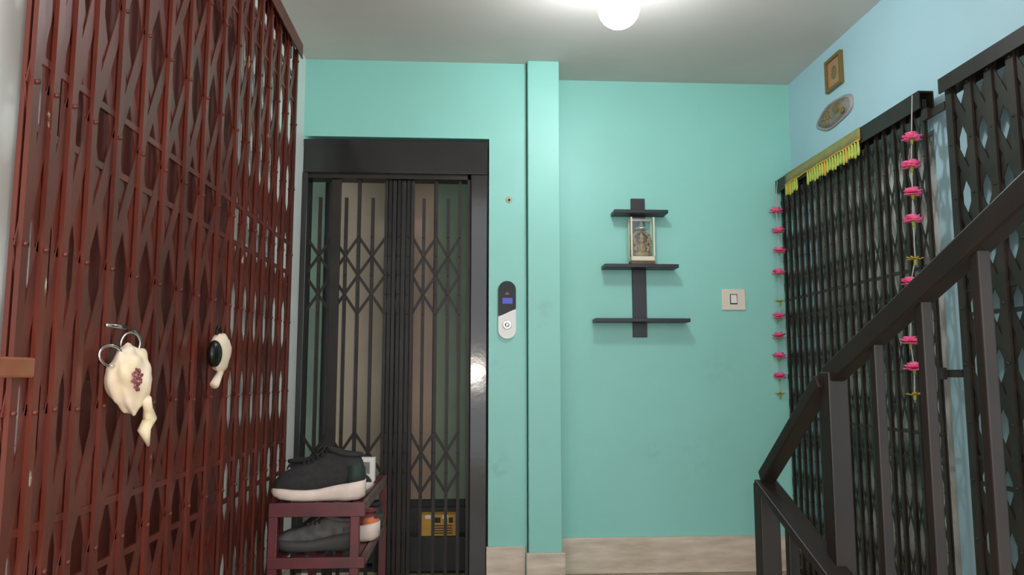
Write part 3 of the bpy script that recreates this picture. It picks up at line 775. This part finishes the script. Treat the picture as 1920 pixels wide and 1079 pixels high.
# ------------------------------------------------------------------ shoe rack and shoes
RYF = 2.50
ra = hY(504, 945, RYF); rb = hY(685, 945, RYF); RX0, RX1 = ra.x, rb.x
RZ1 = ra.z; RYB = 3.17
sr = thing('shoe_rack', ((RX0 + RX1) / 2, (RYF + RYB) / 2, 0), 'low maroon metal shoe rack at the foot of the red gate', 'shoe rack')
print('rack', RX0, RX1, RZ1)
zl = [RZ1, hY(600, 1046, RYF).z, .10]
tb = .028
m = [(RX0, RYF), (RX1 - .046, RYF), (RX0, RYB - tb), (RX1 - tb, RYB - tb)]
for (x_, y_) in m: MB().box((x_, y_, 0), (x_ + tb, y_ + tb, RZ1 - .002)).build('leg', 'rack', sr, bevel=.002)
for i, z_ in enumerate(zl):
    hgt = .042 if i == 0 else .034
    MB().box((RX0, RYF - .003, z_ - hgt), (RX1, RYF + .012, z_)).build('front_bar', 'rack', sr, bevel=.002)
    MB().box((RX0, RYB - .01, z_ - hgt), (RX1, RYB, z_)).build('back_bar', 'rack', sr, bevel=.002)
    MB().box((RX1 - .014, RYF + .012, z_ - .03), (RX1, RYB - .01, z_)).build('side_rail', 'rackend', sr, bevel=.002)
    MB().box((RX0, RYF + .012, z_ - .03), (RX0 + .014, RYB - .01, z_)).build('side_rail', 'rack', sr, bevel=.002)
    mm = MB()
    for k_ in range(5):
        xx = RX0 + .03 + (RX1 - RX0 - .06) * k_ / 4
        mm.box((xx - .012, RYF + .012, z_ - .016), (xx + .012, RYB - .01, z_ - .002))
    mm.build('shelf_slats', 'rack', sr)

def shoe(name, loc, rotz, label, group=None, mu='shoe', ms='sole', mh='shoegrn', ml='lace', mlin='lace', L=.295, hs=1.0, tilt=0.0):
    """toe towards local -x, heel at +x"""
    root = thing(name, loc, label, 'shoe', group or 'shoes on the maroon rack')
    T_ = Matrix.Translation(Vector(loc)) @ Matrix.Rotation(rotz, 4, 'Z') @ Matrix.Rotation(tilt, 4, 'Y')
    def W(t):   # half width
        return [.012, .034, .046, .050, .048, .043, .040, .039, .040, .038, .018][t]
    ts = [0, .04, .12, .24, .38, .5, .6, .7, .82, .94, 1.0]
    bz = [.026, .016, .007, .002, .0, .0, .001, .001, .0, .004, .012]
    sz_ = [.036, .040, .040, .036, .034, .036, .042, .048, .054, .060, .062]
    hu = [.050, .070, .088, .102, .116, .136, .150, .150, .142, .138, .11]
    flare = [1, 1.05, 1.06, 1.06, 1.05, 1.05, 1.06, 1.08, 1.12, 1.14, 1.3]
    sec = []
    for i, t in enumerate(ts):
        x = (t - .5) * L; w_ = W(i) * flare[i]; row = []
        for (fy, fz) in ((-1, .25), (-1.02, .6), (-.97, 1), (-.5, 1), (.5, 1), (.97, 1), (1.02, .6), (1, .25), (.85, 0), (0, 0), (-.85, 0)):
            row.append(Vector((x, w_ * fy, bz[i] + (sz_[i] - bz[i]) * fz)))
        sec.append(row)
    MB().loft(sec).xf(T_).build('sole', ms, root)
    sec = []
    for i, t in enumerate(ts):
        x = (t - .5) * L * .975; w_ = W(i) * .97; row = []
        h0 = sz_[i] - .008; h1 = hu[i] * hs
        for k_ in range(13):
            a_ = math.pi * k_ / 12; cc, ss_ = math.cos(a_), math.sin(a_)
            ex = .62 if i < 5 else .5
            row.append(Vector((x, -w_ * math.copysign(abs(cc) ** ex, cc) * (1 - .18 * ss_ * (i > 4)), h0 + (h1 - h0) * ss_ ** .8)))
        sec.append(row)
    up_ = MB().loft(sec).xf(T_).build('upper', mu, root)
    sb = up_.modifiers.new('s', 'SUBSURF'); sb.levels = sb.render_levels = 1
    # collar, tongue, heel counter, laces
    pts = []
    for k_ in range(22):
        a_ = 2 * math.pi * k_ / 22; x = L * .27 + L * .185 * math.cos(a_); z = (.139 - .004 * math.cos(a_) + .012 * max(0, -math.cos(a_))) * hs
        pts.append(Vector((x, .028 * math.sin(a_), z)))
    MB().tube(pts, .007, 8, True).xf(T_).build('collar', mu, root)
    m_ = MB(); m_.ball((L * .27, 0, .138 * hs), 1, 16, 8, sq=(L * .18, .026, .008)); m_.xf(T_).build('insole', mlin, root)
    m_ = MB()
    m_.loft([[Vector((L * x_, y_ * w_, z_ * hs + (0.004 if j_ else 0))) for j_ in (0, 1) for y_ in ((-1, -.5, 0, .5, 1) if not j_ else (1, .5, 0, -.5, -1))] for x_, z_, w_ in ((-.12, .112, .02), (0.0, .136, .022), (.07, .158, .024), (.10, .166, .020))])
    m_.xf(T_).build('tongue', mu, root)
    sec = []
    for i in (8, 9, 10):
        x = (ts[i] - .5) * L * .975 + .002; w_ = W(i) * 1.0
        sec.append([Vector((x, -w_ * 1.02 * math.cos(math.pi * k_ / 10), sz_[i] - .006 + (hu[i] * hs * .93 - sz_[i]) * math.sin(math.pi * k_ / 10) ** .7)) for k_ in range(11)])
    MB().loft(sec).xf(T_).build('heel_counter', mh, root)
    m_ = MB()
    for j_ in range(5):
        f_ = j_ / 4; x = L * (-.16 + .2 * f_); z = (.110 + .036 * f_) * hs
        pts = [Vector((x, .026 * math.cos(math.pi * q_ / 8), z - .016 + .022 * math.sin(math.pi * q_ / 8))) for q_ in range(9)]
        m_.tube(pts, .0038, 6)
    m_.tube([Vector((L * .03, 0, .158 * hs)), Vector((L * .0, .02, .166 * hs)), Vector((-L * .05, .026, .144 * hs)), Vector((-L * .02, .01, .154 * hs))], .0032, 6)
    m_.tube([Vector((L * .03, 0, .158 * hs)), Vector((L * .02, -.024, .162 * hs)), Vector((-L * .04, -.03, .138 * hs)), Vector((0, -.012, .156 * hs))], .0032, 6)
    m_.xf(T_).build('laces', ml, root)
    return root
xm = (RX0 + RX1) / 2
shoe('sneaker', (xm - .010, RYF + .075, RZ1), .04, 'black sneaker with white sole at the front of the rack top', hs=1.04)
shoe('sneaker', (xm + .0, RYF + .2, RZ1), math.pi - .02, 'black sneaker with white sole half hidden behind the front sneaker', hs=.8, mh='sole')
shoe('sneaker', (xm - .02, RYF + .11, zl[1]), .05, 'grey dark soled shoe on the lower shelf of the rack', mu='greysh', ms='soled', mh='greysh', L=.27, hs=.7)
shoe('sneaker', (xm + .03, RYF + .26, zl[1] + .001), -.08, 'maroon shoe with orange heel sticking out on the lower shelf', mu='maroon', ms='sole', mh='lining', mlin='lining', L=.27, hs=.72)
shoe('sneaker', (xm + .02, RYF + .42, zl[1]), .08, 'black shoe at the back of the lower rack shelf', ms='soled', L=.28, hs=.68)
# white carton standing on the rack's far end
bx0 = hY(692, 905, 3.0)
bt = thing('white_box', (bx0.x, 3.0, RZ1), 'slim white box standing behind the black sneakers', 'box')
MB().box((bx0.x - .03, 2.98, RZ1), (bx0.x + .022, 3.02, hY(692, 858, 3.0).z)).build('box_body', 'panelw', bt, bevel=.002)
MB().box((bx0.x - .018, 2.979, RZ1 + .03), (bx0.x + .004, 2.98, hY(692, 866, 3.0).z)).build('box_label', 'oval', bt)

# ------------------------------------------------------------------ light
wd = bpy.data.worlds.new('world'); bpy.context.scene.world = wd; wd.use_nodes = True
bgn = wd.node_tree.nodes['Background']; bgn.inputs[0].default_value = (.92, .96, 1.0, 1); bgn.inputs[1].default_value = 2.1
fl = bpy.data.lights.new('phone_torch', 'POINT'); fl.energy = 24.0; fl.shadow_soft_size = .03; fl.color = (1.0, .90, .80)
fo = bpy.data.objects.new('phone_torch', fl); C.objects.link(fo); fo.location = CAM + _r * .06 + _u * .03

sc = bpy.context.scene
sc.view_settings.view_transform = 'Standard'; sc.view_settings.look = 'None'
sc.view_settings.gamma = 1.0; sc.view_settings.use_curve_mapping = False
sc.view_settings.exposure = 0.35
for o in bpy.data.objects:
    if '_o' in o: del o['_o']
